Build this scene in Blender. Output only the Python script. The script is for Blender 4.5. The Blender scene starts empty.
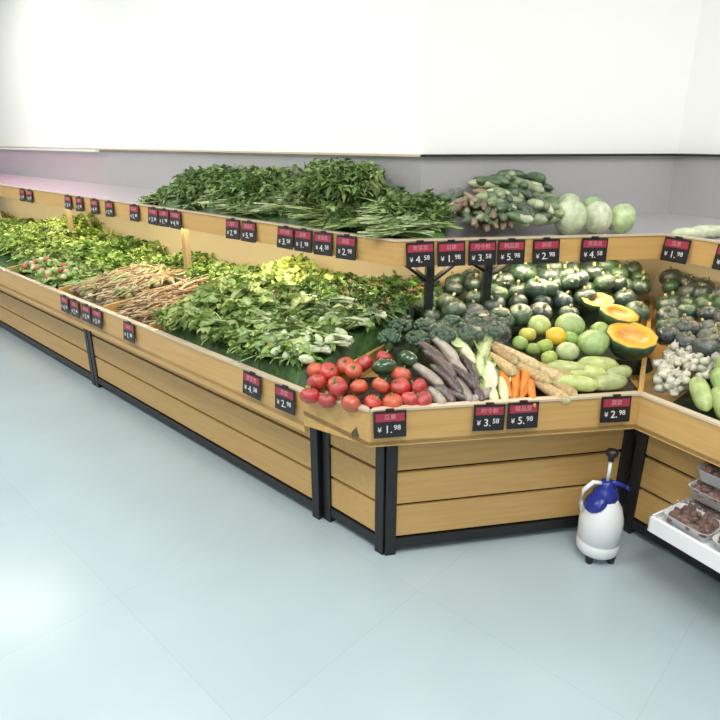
import bpy, math, random
import numpy as np
from mathutils import Vector, Matrix, noise
random.seed(7); rng=np.random.default_rng(7)
scene=bpy.context.scene
scene.view_settings.view_transform='Standard'
scene.view_settings.exposure=0.0
# ---------------------------------------------------------------- materials
def new_mat(name):
    m=bpy.data.materials.new(name); m.use_nodes=True
    nt=m.node_tree; b=nt.nodes['Principled BSDF']; return m,nt,b
def mat(name,col,rough=.5,metal=0,bump=0,scale=40,var=0,emit=0,coat=0,stretch=None):
    m,nt,b=new_mat(name)
    b.inputs['Roughness'].default_value=rough; b.inputs['Metallic'].default_value=metal
    b.inputs['Coat Weight'].default_value=coat
    b.inputs['Base Color'].default_value=(*col,1)
    if emit:
        b.inputs['Emission Color'].default_value=(*col,1); b.inputs['Emission Strength'].default_value=emit
    if bump or var:
        tc=nt.nodes.new('ShaderNodeTexCoord'); mp=nt.nodes.new('ShaderNodeMapping'); n=nt.nodes.new('ShaderNodeTexNoise')
        nt.links.new(tc.outputs['Object'],mp.inputs[0]); nt.links.new(mp.outputs[0],n.inputs['Vector'])
        n.inputs['Scale'].default_value=scale; n.inputs['Detail'].default_value=5
        if stretch: mp.inputs['Scale'].default_value=stretch
        if var:
            r=nt.nodes.new('ShaderNodeMix'); r.data_type='RGBA'
            r.inputs[6].default_value=(*[c*(1-var) for c in col],1); r.inputs[7].default_value=(*[min(1,c*(1+var)) for c in col],1)
            nt.links.new(n.outputs['Fac'],r.inputs[0]); nt.links.new(r.outputs[2],b.inputs['Base Color'])
        if bump:
            bp=nt.nodes.new('ShaderNodeBump'); bp.inputs['Strength'].default_value=bump; bp.inputs['Distance'].default_value=.005
            nt.links.new(n.outputs['Fac'],bp.inputs['Height']); nt.links.new(bp.outputs[0],b.inputs['Normal'])
    return m
def vmat(name,rough=.5,bump=.3,scale=80,coat=0,trans=0,var=.35):
    m,nt,b=new_mat(name)
    a=nt.nodes.new('ShaderNodeAttribute'); a.attribute_name='Col'
    tc=nt.nodes.new('ShaderNodeTexCoord'); n=nt.nodes.new('ShaderNodeTexNoise'); n.inputs['Scale'].default_value=scale; n.inputs['Detail'].default_value=3
    nt.links.new(tc.outputs['Object'],n.inputs['Vector'])
    mr=nt.nodes.new('ShaderNodeMapRange'); mr.inputs[1].default_value=.3; mr.inputs[2].default_value=.7; mr.inputs[3].default_value=1-var; mr.inputs[4].default_value=1+var
    nt.links.new(n.outputs['Fac'],mr.inputs[0])
    mx=nt.nodes.new('ShaderNodeVectorMath'); mx.operation='SCALE'
    nt.links.new(a.outputs['Color'],mx.inputs[0]); nt.links.new(mr.outputs[0],mx.inputs['Scale'])
    nt.links.new(mx.outputs[0],b.inputs['Base Color'])
    b.inputs['Roughness'].default_value=rough; b.inputs['Coat Weight'].default_value=coat; b.inputs['Coat Roughness'].default_value=.15
    if bump:
        bp=nt.nodes.new('ShaderNodeBump'); bp.inputs['Strength'].default_value=bump; bp.inputs['Distance'].default_value=.004
        nt.links.new(n.outputs['Fac'],bp.inputs['Height']); nt.links.new(bp.outputs[0],b.inputs['Normal'])
    if trans:
        t=nt.nodes.new('ShaderNodeBsdfTranslucent'); ms=nt.nodes.new('ShaderNodeMixShader'); ms.inputs[0].default_value=trans
        out=[x for x in nt.nodes if x.type=='OUTPUT_MATERIAL'][0]
        nt.links.new(mx.outputs[0],t.inputs[0]); nt.links.new(b.outputs[0],ms.inputs[1]); nt.links.new(t.outputs[0],ms.inputs[2]); nt.links.new(ms.outputs[0],out.inputs[0])
    return m
M_leaf=vmat('leaf_surface',.5,.3,60,0,.2,.3)
M_veg=vmat('vegetable_skin',.42,.25,45,.15,0,.15)
M_gloss=vmat('glossy_vegetable_skin',.22,.15,50,.6,0,.25)
M_rough=vmat('root_surface',.75,.6,90,0,0,.3)
def bagged():
    m=vmat('bagged_vegetable_skin',.4,0,30,1.0,0,.25); nt=m.node_tree; b=nt.nodes['Principled BSDF']
    b.inputs['Coat Roughness'].default_value=.08
    tc=nt.nodes.new('ShaderNodeTexCoord'); n=nt.nodes.new('ShaderNodeTexNoise'); n.inputs['Scale'].default_value=28; n.inputs['Detail'].default_value=3; n.inputs['Distortion'].default_value=2
    nt.links.new(tc.outputs['Object'],n.inputs['Vector']); bp=nt.nodes.new('ShaderNodeBump'); bp.inputs['Strength'].default_value=1; bp.inputs['Distance'].default_value=.014
    nt.links.new(n.outputs['Fac'],bp.inputs['Height']); nt.links.new(bp.outputs[0],b.inputs['Coat Normal']); return m
M_bag=bagged()
def wood(name,c1,c2,axis_rot):
    m,nt,b=new_mat(name)
    tc=nt.nodes.new('ShaderNodeTexCoord'); mp=nt.nodes.new('ShaderNodeMapping'); mp.inputs['Rotation'].default_value=(0,0,-axis_rot)
    mp2=nt.nodes.new('ShaderNodeMapping'); mp2.inputs['Scale'].default_value=(1.2,22,22)
    n=nt.nodes.new('ShaderNodeTexNoise'); n.inputs['Scale'].default_value=3; n.inputs['Detail'].default_value=6; n.inputs['Distortion'].default_value=.6
    nt.links.new(tc.outputs['Object'],mp.inputs[0]); nt.links.new(mp.outputs[0],mp2.inputs[0]); nt.links.new(mp2.outputs[0],n.inputs['Vector'])
    r=nt.nodes.new('ShaderNodeValToRGB'); r.color_ramp.elements[0].position=.3; r.color_ramp.elements[1].position=.7
    r.color_ramp.elements[0].color=(*c1,1); r.color_ramp.elements[1].color=(*c2,1)
    nt.links.new(n.outputs['Fac'],r.inputs[0]); nt.links.new(r.outputs[0],b.inputs['Base Color'])
    b.inputs['Roughness'].default_value=.42
    return m
def woods(rot): return wood('maple_laminate',(.54,.32,.105),(.61,.39,.145),rot)
M_black=mat('black_powder_coated_steel',(.012,.012,.014),.4)
M_cream=mat('cream_back_board',(.62,.54,.36),.6,0,0,8,.05)
M_steel=mat('brushed_shelf_steel',(.47,.46,.48),.32,.25,.1,30,.06)
M_channel=mat('acrylic_price_channel',(.60,.50,.36),.25)
M_white=mat('white_wall_paint',(.96,.96,.96),.7,0,.05,60,.01)
M_plastic=mat('white_plastic',(.8,.82,.85),.3)
M_blue=mat('blue_plastic',(.015,.03,.25),.3)
def film():
    m,nt,b=new_mat('clear_plastic_film'); out=[x for x in nt.nodes if x.type=='OUTPUT_MATERIAL'][0]
    g=nt.nodes.new('ShaderNodeBsdfGlossy'); g.inputs['Roughness'].default_value=.1
    t=nt.nodes.new('ShaderNodeBsdfTransparent'); d=nt.nodes.new('ShaderNodeBsdfDiffuse'); d.inputs[0].default_value=(.8,.85,.85,1)
    lw=nt.nodes.new('ShaderNodeLayerWeight'); lw.inputs[0].default_value=.3
    m1=nt.nodes.new('ShaderNodeMixShader'); m1.inputs[0].default_value=.02; nt.links.new(t.outputs[0],m1.inputs[1]); nt.links.new(d.outputs[0],m1.inputs[2])
    m2=nt.nodes.new('ShaderNodeMixShader'); mm=nt.nodes.new('ShaderNodeMath'); mm.operation='MULTIPLY_ADD'; mm.inputs[1].default_value=.15; mm.inputs[2].default_value=.05
    nt.links.new(lw.outputs['Facing'],mm.inputs[0]); nt.links.new(mm.outputs[0],m2.inputs[0])
    nt.links.new(m1.outputs[0],m2.inputs[1]); nt.links.new(g.outputs[0],m2.inputs[2])
    n=nt.nodes.new('ShaderNodeTexNoise'); n.inputs['Scale'].default_value=35; n.inputs['Detail'].default_value=4; n.inputs['Distortion'].default_value=1.5
    bp=nt.nodes.new('ShaderNodeBump'); bp.inputs['Strength'].default_value=1; bp.inputs['Distance'].default_value=.02
    nt.links.new(n.outputs['Fac'],bp.inputs['Height']); nt.links.new(bp.outputs[0],g.inputs['Normal'])
    nt.links.new(m2.outputs[0],out.inputs[0]); return m
M_film=film()
# ---------------------------------------------------------------- mesh builder
class MB:
    def __init__(s): s.v=[];s.c=[];s.f=[];s.mi=[];s.n=0
    def add(s,v,f,col=(1,1,1),mi=0):
        v=np.asarray(v,float).reshape(-1,3); col=np.asarray(col,float)
        if col.ndim==1: col=np.tile(col,(len(v),1))
        s.v.append(v); s.c.append(col)
        f=[tuple(int(i)+s.n for i in q) for q in f]
        s.f+=f; s.mi+=[mi]*len(f); s.n+=len(v)
    def build(s,name,mats,smooth=True,parent=None,bevel=0,matrix=None):
        me=bpy.data.meshes.new(name); V=np.concatenate(s.v)
        me.from_pydata(V.tolist(),[],s.f); 
        a=me.color_attributes.new('Col','FLOAT_COLOR','POINT')
        C=np.concatenate(s.c); C=np.hstack([C,np.ones((len(C),1))]); a.data.foreach_set('color',C.astype('f').ravel())
        for m in (mats if isinstance(mats,(list,tuple)) else [mats]): me.materials.append(m)
        me.polygons.foreach_set('material_index',s.mi)
        me.polygons.foreach_set('use_smooth',[smooth]*len(s.f)); me.update()
        o=bpy.data.objects.new(name,me); scene.collection.objects.link(o)
        if parent: o.parent=parent
        if matrix is not None: o.matrix_world=matrix
        if bevel:
            b=o.modifiers.new('bevel','BEVEL'); b.width=bevel; b.segments=2; b.limit_method='ANGLE'
        return o
def hexa(mb,bot,top,mi=0,col=(1,1,1)):
    mb.add(np.array(list(bot)+list(top)),[(3,2,1,0),(4,5,6,7),(0,1,5,4),(1,2,6,5),(2,3,7,6),(3,0,4,7)],col,mi)
def box(mb,c,sz,R=None,mi=0,col=(1,1,1)):
    x,y,z=[a/2 for a in sz]
    P=np.array([(-x,-y,-z),(x,-y,-z),(x,y,-z),(-x,y,-z),(-x,-y,z),(x,-y,z),(x,y,z),(-x,y,z)])
    if R is not None: P=P@np.array(R).T
    P=P+np.array(c)
    hexa(mb,P[:4],P[4:],mi,col)
def board(mb,p,q,n,d0,d1,z0,z1,mi=0,zq0=None,zq1=None):
    """board running p->q (xy), spanning depth d0..d1 along n, height z0..z1"""
    if zq0 is None: zq0,zq1=z0,z1
    p=np.array(p);q=np.array(q);n=np.array(n)
    a=[p+n*d0,q+n*d0,q+n*d1,p+n*d1]; zb=[z0,zq0,zq0,z0]; zt_=[z1,zq1,zq1,z1]
    hexa(mb,[(x[0],x[1],z) for x,z in zip(a,zb)],[(x[0],x[1],z) for x,z in zip(a,zt_)],mi)
def poly_slab(mb,pts,zs,th,mi=0):
    n=len(pts); v=[(p[0],p[1],z-th) for p,z in zip(pts,zs)]+[(p[0],p[1],z) for p,z in zip(pts,zs)]
    f=[tuple(range(n-1,-1,-1)),tuple(range(n,2*n))]+[(i,(i+1)%n,n+(i+1)%n,n+i) for i in range(n)]
    mb.add(v,f,(1,1,1),mi)
def tube(mb,path,rad,seg,col,mi=0,cap=True):
    P=np.asarray(path,float); N=len(P); T=np.gradient(P,axis=0); T/=np.linalg.norm(T,axis=1)[:,None]+1e-9
    ref=np.array([0,0,1.]) if abs(T[0][2])<.9 else np.array([1.,0,0])
    A=np.cross(T,ref); A/=np.linalg.norm(A,axis=1)[:,None]+1e-9; B=np.cross(T,A)
    th=np.linspace(0,2*math.pi,seg,endpoint=False); rad=np.asarray(rad,float)
    if rad.ndim==0: rad=np.full(N,float(rad))
    V=P[:,None]+rad[:,None,None]*(np.cos(th)[None,:,None]*A[:,None]+np.sin(th)[None,:,None]*B[:,None])
    F=[(i*seg+j,i*seg+(j+1)%seg,(i+1)*seg+(j+1)%seg,(i+1)*seg+j) for i in range(N-1) for j in range(seg)]
    if cap: F+=[tuple(range(seg-1,-1,-1)),tuple(range((N-1)*seg,N*seg))]
    col=np.asarray(col,float)
    C=np.repeat(col,seg,axis=0) if col.ndim==2 else col
    mb.add(V.reshape(-1,3),F,C,mi)
def rotM(ax,ay,az): 
    from mathutils import Euler
    return np.array(Euler((ax,ay,az)).to_matrix())
def lathe(mb,prof,c,R=None,seg=20,rib=None,cols=None,mi=0,jit=0):
    prof=np.asarray(prof,float); N=len(prof); th=np.linspace(0,2*math.pi,seg,endpoint=False)
    k=np.ones(seg) if rib is None else rib(th)
    r=prof[:,0][:,None]*k[None]
    V=np.stack([r*np.cos(th),r*np.sin(th),np.repeat(prof[:,1][:,None],seg,1)],-1)
    if jit:
        ph=rng.uniform(0,6,3); V*= (1+jit*np.sin(5*V[...,:1]/max(prof[:,0].max(),.01)+ph[0])*np.cos(4*V[...,1:2]/max(prof[:,0].max(),.01)+ph[1]))
    V=V.reshape(-1,3)
    if R is not None: V=V@np.asarray(R).T
    V=V+np.array(c)
    F=[(i*seg+j,i*seg+(j+1)%seg,(i+1)*seg+(j+1)%seg,(i+1)*seg+j) for i in range(N-1) for j in range(seg)]
    F+=[tuple(range(seg-1,-1,-1)),tuple(range((N-1)*seg,N*seg))]
    cols=np.asarray(cols if cols is not None else (1,1,1),float)
    if cols.ndim==2: cols=np.repeat(cols,seg,axis=0)
    mb.add(V,F,cols,mi)
def sphere_prof(rx,rz,n=10,dimp=0):
    a=np.linspace(-math.pi/2,math.pi/2,n); 
    z=rz*np.sin(a); r=rx*np.cos(a)
    if dimp: z=z*(1-dimp*np.exp(-(r/(rx*.4))**2))
    r[0]=r[-1]=rx*.02
    return np.stack([r,z],-1)
def nrm(a): return a/(np.linalg.norm(a,axis=-1,keepdims=True)+1e-9)
def leaves(mb,base,d,L,W,col,droop=.3,fold=.3,ruf=.15,nu=5,rib=.35,mi=0,prof=None,ribc=(.32,.45,.16)):
    base=np.asarray(base);d=nrm(np.asarray(d)); N=len(base)
    L=np.broadcast_to(L,(N,));W=np.broadcast_to(W,(N,)); droop=np.broadcast_to(droop,(N,))
    side=nrm(np.cross(d,np.array([0,0,1.])+rng.normal(0,.35,(N,3)))); up=np.cross(side,d)
    t=np.linspace(0,1,nu+1); w=np.sin(math.pi*np.clip(t*.93+.05,0,1)**.75) if prof is None else prof(t)
    j=np.array([-1,-.45,.45,1.]) if nu>5 else np.array([-1,0,1.])
    J=len(j)
    P=base[:,None,None]+d[:,None,None]*(L[:,None,None,None]*t[None,:,None,None])
    P=P+side[:,None,None]*(W[:,None,None]*w[None,:,None]*j[None,None])[...,None]
    P=P+up[:,None,None]*((np.abs(j)[None,None]*fold*W[:,None,None]*w[None,:,None])+rng.normal(0,1,(N,nu+1,J))*ruf*W[:,None,None])[...,None]
    P[...,2]-=(droop[:,None]*L[:,None]*t[None]**2)[...,None]
    C=np.repeat(np.repeat(np.asarray(col)[:,None,None],nu+1,1),J,2)
    light=np.array(ribc); mid=(np.abs(j)<.5)
    k=rib*mid[None,None,:,None]*(1-t)[None,:,None,None]
    C=C*(1-k)+light*k
    nv=(nu+1)*J
    q=np.array([(i*J+k,i*J+k+1,(i+1)*J+k+1,(i+1)*J+k) for i in range(nu) for k in range(J-1)])
    F=(q[None]+np.arange(N)[:,None,None]*nv).reshape(-1,4)
    mb.add(P.reshape(-1,3),F.tolist(),C.reshape(-1,3),mi)
def stems(mb,p0,p1,p2,r0,r1,col0,col1,nu=5,mi=0):
    N=len(p0); t=np.linspace(0,1,nu+1)[None,:,None]
    P=p0[:,None]*(1-t)**2+2*p1[:,None]*t*(1-t)+p2[:,None]*t**2
    T=nrm(np.gradient(P,axis=1)); A=nrm(np.cross(T,np.array([.1,.2,1.]))); B=np.cross(T,A)
    r=(np.broadcast_to(r0,(N,))[:,None]*(1-t[...,0])+np.broadcast_to(r1,(N,))[:,None]*t[...,0])
    th=np.arange(4)*math.pi/2
    V=P[:,:,None]+r[:,:,None,None]*(np.cos(th)[None,None,:,None]*A[:,:,None]+np.sin(th)[None,None,:,None]*B[:,:,None])
    C=np.broadcast_to(np.asarray(col0),(N,3))[:,None,None]*(1-t[...,None])+np.broadcast_to(np.asarray(col1),(N,3))[:,None,None]*t[...,None]
    C=np.broadcast_to(C,(N,nu+1,4,3))
    q=np.array([(i*4+k,i*4+(k+1)%4,(i+1)*4+(k+1)%4,(i+1)*4+k) for i in range(nu) for k in range(4)])
    F=(q[None]+np.arange(N)[:,None,None]*(nu+1)*4).reshape(-1,4)
    mb.add(V.reshape(-1,3),F.tolist(),C.reshape(-1,3),mi); return P
def empty(name,loc=(0,0,0)):
    o=bpy.data.objects.new(name,None); scene.collection.objects.link(o); o.empty_display_size=.1; o.location=loc; return o
# ---------------------------------------------------------------- layout (metres)
eL=np.array([-.7255,.688]); nL=np.array([.688,.7255])
eF=np.array([.9893,.146]); nF=np.array([-.146,.9893])
eR=np.array([.5,-.866]); nR=np.array([.866,.5])
Lend=np.array([-.216,2.093]); P1=np.array([.035,1.924]); P2=np.array([1.053,2.074]); Pk=np.array([-.028,1.915])
Lfar=Lend+eL*6.6; Rend=P2+eR*1.9
def isect(p,d,q,e):
    A=np.array([[d[0],-e[0]],[d[1],-e[1]]]); s=np.linalg.solve(A,q-p); return p+d*s[0]
def off(d,dr=None):
    dr=d if dr is None else dr
    c1=isect(Pk+nL*d,eL,Pk+nF*d,eF); c2=isect(Pk+nF*d,eF,P2+nR*dr,eR)
    return [Lfar+nL*d,c1,c2,Rend+nR*dr]
DW=.95; W=off(DW); U=off(.50); U1=U[1]; U2=U[2]
dirs=[-eL,eF,eR]; nrms=[nL,nF,nR]
class Fr:
    def __init__(s,O,e,n): s.O=O;s.e=e;s.n=n
    def xy(s,a,b): return s.O+s.e*a+s.n*b
    def P(s,a,b,z): q=s.xy(a,b); return np.array([q[0],q[1],z])
FL=Fr(Lend,eL,nL); FF=Fr(P1,eF,nF); FR=Fr(P2,eR,nR)
UL=Fr(U1,eL,nL); UF=Fr(U1,eF,nF); UR=Fr(U2,eR,nR)
zt=lambda d:.58+.24*d            # corner / right tray surface
ztL=lambda d:.58+.13*d           # left tray surface
zu=lambda d:1.185+.16*d          # upper tray surface
# ---------------------------------------------------------------- room
def room():
    mb=MB(); box(mb,(0,2,-.05),(16,16,.1)); 
    m,nt,b=new_mat('pale_floor_tiles')
    tc=nt.nodes.new('ShaderNodeTexCoord'); mp=nt.nodes.new('ShaderNodeMapping'); mp.inputs['Rotation'].default_value=(0,0,math.radians(43.5)); mp.inputs['Location'].default_value=(.3,.12,0)
    br=nt.nodes.new('ShaderNodeTexBrick'); br.offset=0; br.inputs['Scale'].default_value=1; br.inputs['Brick Width'].default_value=.8; br.inputs['Row Height'].default_value=.8
    br.inputs['Mortar Size'].default_value=.002; br.inputs['Mortar Smooth'].default_value=.3
    br.inputs['Color1'].default_value=(.40,.495,.545,1); br.inputs['Color2'].default_value=(.39,.483,.535,1); br.inputs['Mortar'].default_value=(.355,.445,.495,1)
    nt.links.new(tc.outputs['Object'],mp.inputs[0]); nt.links.new(mp.outputs[0],br.inputs['Vector'])
    n=nt.nodes.new('ShaderNodeTexNoise'); n.inputs['Scale'].default_value=2.2; n.inputs['Detail'].default_value=5
    nt.links.new(tc.outputs['Object'],n.inputs['Vector'])
    mr=nt.nodes.new('ShaderNodeMapRange'); mr.inputs[3].default_value=.9; mr.inputs[4].default_value=1.08; nt.links.new(n.outputs['Fac'],mr.inputs[0])
    sc=nt.nodes.new('ShaderNodeVectorMath'); sc.operation='SCALE'; nt.links.new(br.outputs['Color'],sc.inputs[0]); nt.links.new(mr.outputs[0],sc.inputs['Scale'])
    nt.links.new(sc.outputs[0],b.inputs['Base Color']); b.inputs['Roughness'].default_value=.24
    mb.build('floor',m,False)
    mb=MB(); box(mb,(0,2,3.1),(16,16,.1)); mb.build('ceiling',M_white,False)
    T=off(DW+.005); B=off(DW+.12)
    for i,nm in enumerate(['wall_back_left','wall_back_middle','wall_back_right']):
        mb=MB(); a,b_,c,d=T[i],T[i+1],B[i+1],B[i]
        hexa(mb,[(*p,0) for p in (a,b_,c,d)],[(*p,3.05) for p in (a,b_,c,d)]); mb.build(nm,M_white,False)
    for nm,c,s in [('wall_front',(0,-4,1.525),(16,.1,3.05)),('wall_left',(-6.5,2,1.525),(.1,12,3.05)),('wall_right',(5,2,1.525),(.1,12,3.05))]:
        mb=MB(); box(mb,c,s); mb.build(nm,M_white,False)
room()
# ---------------------------------------------------------------- stands
def slats(mb,p,q,n,posts=True):
    p=np.array(p);q=np.array(q); e=(q-p)/np.linalg.norm(q-p)
    board(mb,p,q,n,.012,.03,.06,.56,1)
    pw=.045
    for k in range(3):
        z0=.085+k*.152; board(mb,p+e*pw,q-e*pw,n,-.003,.014,z0,z0+.138,0)
    board(mb,p,q,n,-.008,.03,.03,.075,1)
    for a in (p,q-e*pw): board(mb,a,a+e*pw,n,-.012,.035,0,.56,1)
def rail(mb,p,q,n,z0,z1):
    board(mb,p,q,n,0,.02,z0,z1,0); board(mb,p,q,n,-.005,.023,z1,z1+.009,2)
def face_rot(e): return math.atan2(e[1],e[0])
def stand(name,i):
    E=empty(name); e=dirs[i]; n=nrms[i]; W_=woods(face_rot(e)); mats=[W_,M_black,M_channel,M_cream,M_steel]
    mb=MB(); T=off(DW-.02); T2=off(DW); a,b,c,d=T[i],T[i+1],T2[i+1],T2[i]
    hexa(mb,[(*p,.55) for p in (a,b,c,d)],[(*p,1.17) for p in (a,b,c,d)],0); mb.build('cream_back_panel',[M_cream],False,E)
    mb=MB(); hexa(mb,[(*p,1.17) for p in (a,b,c,d)],[(*p,1.53) for p in (a,b,c,d)],0); mb.build('steel_back_panel',[M_steel],False,E)
    mb=MB(); T=off(DW-.05); a,b=T[i],T[i+1]
    hexa(mb,[(*p,1.53) for p in (a,b,c,d)],[(*p,1.54) for p in (a,b,c,d)],0); mb.build('top_trim',[M_black if i else M_channel],False,E)
    mb=MB(); A=off(.50); B=off(DW-.021); A2=off(.52)
    hexa(mb,[(*p,z-.03) for p,z in zip((A2[i],A2[i+1],B[i+1],B[i]),(1.185,1.185,1.257,1.257))],[(*p,z) for p,z in zip((A2[i],A2[i+1],B[i+1],B[i]),(1.185,1.185,1.257,1.257))],4)
    hexa(mb,[(*p,1.115) for p in (A[i],A[i+1],A2[i+1],A2[i])],[(*p,1.215) for p in (A[i],A[i+1],A2[i+1],A2[i])],0)
    A0=off(.495);A3=off(.524)
    hexa(mb,[(*p,1.215) for p in (A0[i],A0[i+1],A3[i+1],A3[i])],[(*p,1.222) for p in (A0[i],A0[i+1],A3[i+1],A3[i])],2)
    A4=off(.54);A5=off(.58)
    hexa(mb,[(*p,1.12) for p in (A4[i],A4[i+1],A5[i+1],A5[i])],[(*p,1.155) for p in (A4[i],A4[i+1],A5[i+1],A5[i])],1)
    mb.build('upper_shelf',mats,False,E)
    return E,mats
DE=FL.xy(0,.93)
E,mats=stand('vegetable_display_stand',0)
mb=MB(); Wc=off(DW-.021)
poly_slab(mb,[Lfar,Lend,DE,Wc[1],Wc[0]],[ztL(0),ztL(0),ztL(.93),ztL(.93),ztL(.93)],.02,0); 
rail(mb,Lfar,Lend,nL,.535,.70); mb.build('lower_tray',mats,False,E)
mb=MB()
for s in (0,1.2,1.72,2.35,3.3,4.4):
    p=FL.xy(s,.02);q=FL.xy(s,.925 if s>0 else .9); k=.14 if s==0 else .10
    board(mb,p,q,eL,-.009,.009,ztL(0),.722,0,ztL(.9),ztL(.9)+k)
mb.build('tray_dividers',mats,False,E,.002)
mb=MB(); bl=FL.xy
sec=[(.10,2.38),(2.38,4.5),(4.5,6.5)]
for a,b in sec: slats(mb,bl(b-.005,.17),bl(a+.005,.17),nL)
board(mb,bl(6.4,.2),bl(.1,.2),nL,.6,.62,0,.56,1)
mb.build('slatted_base',mats,False,E,.002)
mb=MB()
for s in (1.82,3.6,5.4):
    p=UL.xy(s,.12); board(mb,p,p+eL*.035,nL,0,.035,ztL(.6),1.16,0)
mb.build('shelf_posts',[mat('tan_post_laminate',(.38,.29,.16),.5)],False,E)
# corner
E,mats=stand('vegetable_display_stand',1)
mb=MB(); dF=lambda p:float((np.array(p)-P1)@nF)
pts=[Lend,P1,P2,Wc[2],Wc[1],DE]; poly_slab(mb,pts,[zt(max(0,dF(p))) for p in pts],.02,0)
n01=np.array([.169,.251])/math.hypot(.169,.251)
rail(mb,Lend,P1,n01,.565,.70); rail(mb,P1,P2,nF,.565,.70); mb.build('lower_tray',mats,False,E)
C0=np.array([-.155,2.30]); D0=np.array([.10,2.045]); E0=np.array([1.135,2.235])
nCD=np.array([.707,.707]); mb=MB(); slats(mb,C0,D0,nCD); nDE=np.array([-.181,.983]); slats(mb,D0,E0,nDE)
board(mb,D0,E0,nDE,.5,.52,0,.56,1)
mb.build('slatted_base',mats,False,E,.002)
mb=MB()
for s in (.16,.42):
    p=UF.xy(s,.08)
    board(mb,p,p+eF*.035,nF,0,.035,zt(.6),1.155,0)
for (s0,s1,z0) in ((.18,.04,1.02),(.18,.32,1.02),(.44,.58,1.04),(.44,.32,1.06)):
    a=UF.P(s0,.09,z0); b=UF.P(s1,.09,1.13); tube(mb,[a,(a+b)/2,b],.012,4,(1,1,1),0)
mb.build('shelf_brackets',[M_black],False,E)
# right
ER,mats=stand('vegetable_display_stand',2); E=ER
mb=MB(); pts=[P2,Rend,Wc[3],Wc[2]]; poly_slab(mb,pts,[zt(0),zt(0),zt(.95),zt(.95)],.02,0)
rail(mb,P2,Rend,nR,.565,.70); mb.build('lower_tray',mats,False,E)
mb=MB(); p=P2+np.array([.01,.02]); q=Wc[2]; board(mb,p,q,np.array([-.9,.43]),-.009,.009,zt(0),.70,0,zt(.95),zt(.95)+.02); mb.build('tray_dividers',mats,False,E)
mb=MB(); R0=E0+eR*.02+nR*.01; slats(mb,R0,R0+eR*1.7,nR); mb.build('slatted_base',mats,False,E,.002)
# ---------------------------------------------------------------- piles
def fbm(x,y,s=4): return noise.fractal(Vector((x*s,y*s,1.7)),1,2,3)
def mound(mb,fr,s0,s1,d0,d1,zf,base,col,bump=.03,ns=40,nd=18):
    V=[]
    for i in range(ns+1):
        for j in range(nd+1):
            s=s0+(s1-s0)*i/ns; d=d0+(d1-d0)*j/nd
            z=zf(s,d)-.02+bump*fbm(s*3,d*3,2)
            if i in(0,ns) or j in(0,nd): z=base(d)+.004
            V.append(fr.P(s,d,max(z,base(d)+.004)))
    F=[(i*(nd+1)+j,(i+1)*(nd+1)+j,(i+1)*(nd+1)+j+1,i*(nd+1)+j+1) for i in range(ns) for j in range(nd)]
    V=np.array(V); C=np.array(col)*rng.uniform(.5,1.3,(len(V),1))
    mb.add(V,F,C)
def scat(fr,s0,s1,d0,d1,zf,N,edge=0):
    s=rng.uniform(s0,s1,N); d=rng.uniform(d0,d1,N)
    return np.array([fr.P(a,b,zf(a,b)+.03*fbm(a*3,b*3,2)) for a,b in zip(s,d)]),s,d
def pal(N,cols,var=.25):
    cols=np.array(cols); c=cols[rng.integers(0,len(cols),N)]; return c*rng.uniform(1-var,1+var,(N,1))
def rdir(N,az=None,spread=3.14,el=(.0,.7)):
    a=(0 if az is None else az)+rng.uniform(-spread,spread,N); e=rng.uniform(*el,N)
    return np.stack([np.cos(a)*np.cos(e),np.sin(a)*np.cos(e),np.sin(e)],-1)
G1=[(.095,.20,.03),(.135,.27,.045),(.065,.15,.025),(.19,.32,.07)]
G2=[(.23,.36,.08),(.31,.44,.11),(.17,.29,.05),(.36,.44,.13)]
GL=[(.42,.52,.13),(.50,.60,.18),(.32,.44,.09)]
GD=[(.05,.13,.03),(.075,.18,.04),(.10,.17,.05),(.04,.10,.025)]
def frond_pile(mb,fr,s0,s1,d0,d1,zf,N,cols,az=None,spread=3.14,L=(.12,.24),leaf=.022,nl=9,stemc=(.36,.50,.2),el=(-.05,.5),sr=.0035):
    p,_,_=scat(fr,s0,s1,d0,d1,zf,N); D=rdir(N,az,spread,el); l=rng.uniform(*L,N)[:,None]
    p0=p-D*l*.5; p2=p+D*l*.5; p2[:,2]=p[:,2]+np.minimum(.05,p2[:,2]-p[:,2]); p0[:,2]=np.maximum(p0[:,2],p[:,2]-.015)
    p1=p+np.array([0,0,.03])*rng.uniform(0,1.5,(N,1))
    cs=pal(N,cols)
    stems(mb,p0,p1,p2,sr,.0014,np.array(stemc),cs*.5+np.array(stemc)*.5)
    for k in range(nl):
        t=rng.uniform(.35,1,(N,1)); b=p0*(1-t)**2+2*p1*t*(1-t)+p2*t**2
        dd=nrm(D+rng.normal(0,.75,(N,3))); 
        leaves(mb,b,dd,rng.uniform(.7,1.5,N)*leaf*1.5,rng.uniform(.6,1.2,N)*leaf*.5,cs*rng.uniform(.7,1.35,(N,1)),droop=.3,ruf=.3,nu=3,rib=.15)
def broad_pile(mb,fr,s0,s1,d0,d1,zf,N,cols,az=None,spread=3.14,L=(.07,.15),Wd=(.02,.04),el=(-.1,.8),droop=.5,ruf=.2,fold=.3):
    p,_,_=scat(fr,s0,s1,d0,d1,zf,N); D=rdir(N,az,spread,el); l=rng.uniform(*L,N)
    leaves(mb,p-D*l[:,None]*.4,D,l,rng.uniform(*Wd,N),pal(N,cols),droop=droop,fold=fold,ruf=ruf,nu=6,ribc=(.5,.6,.3),rib=.6)
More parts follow.
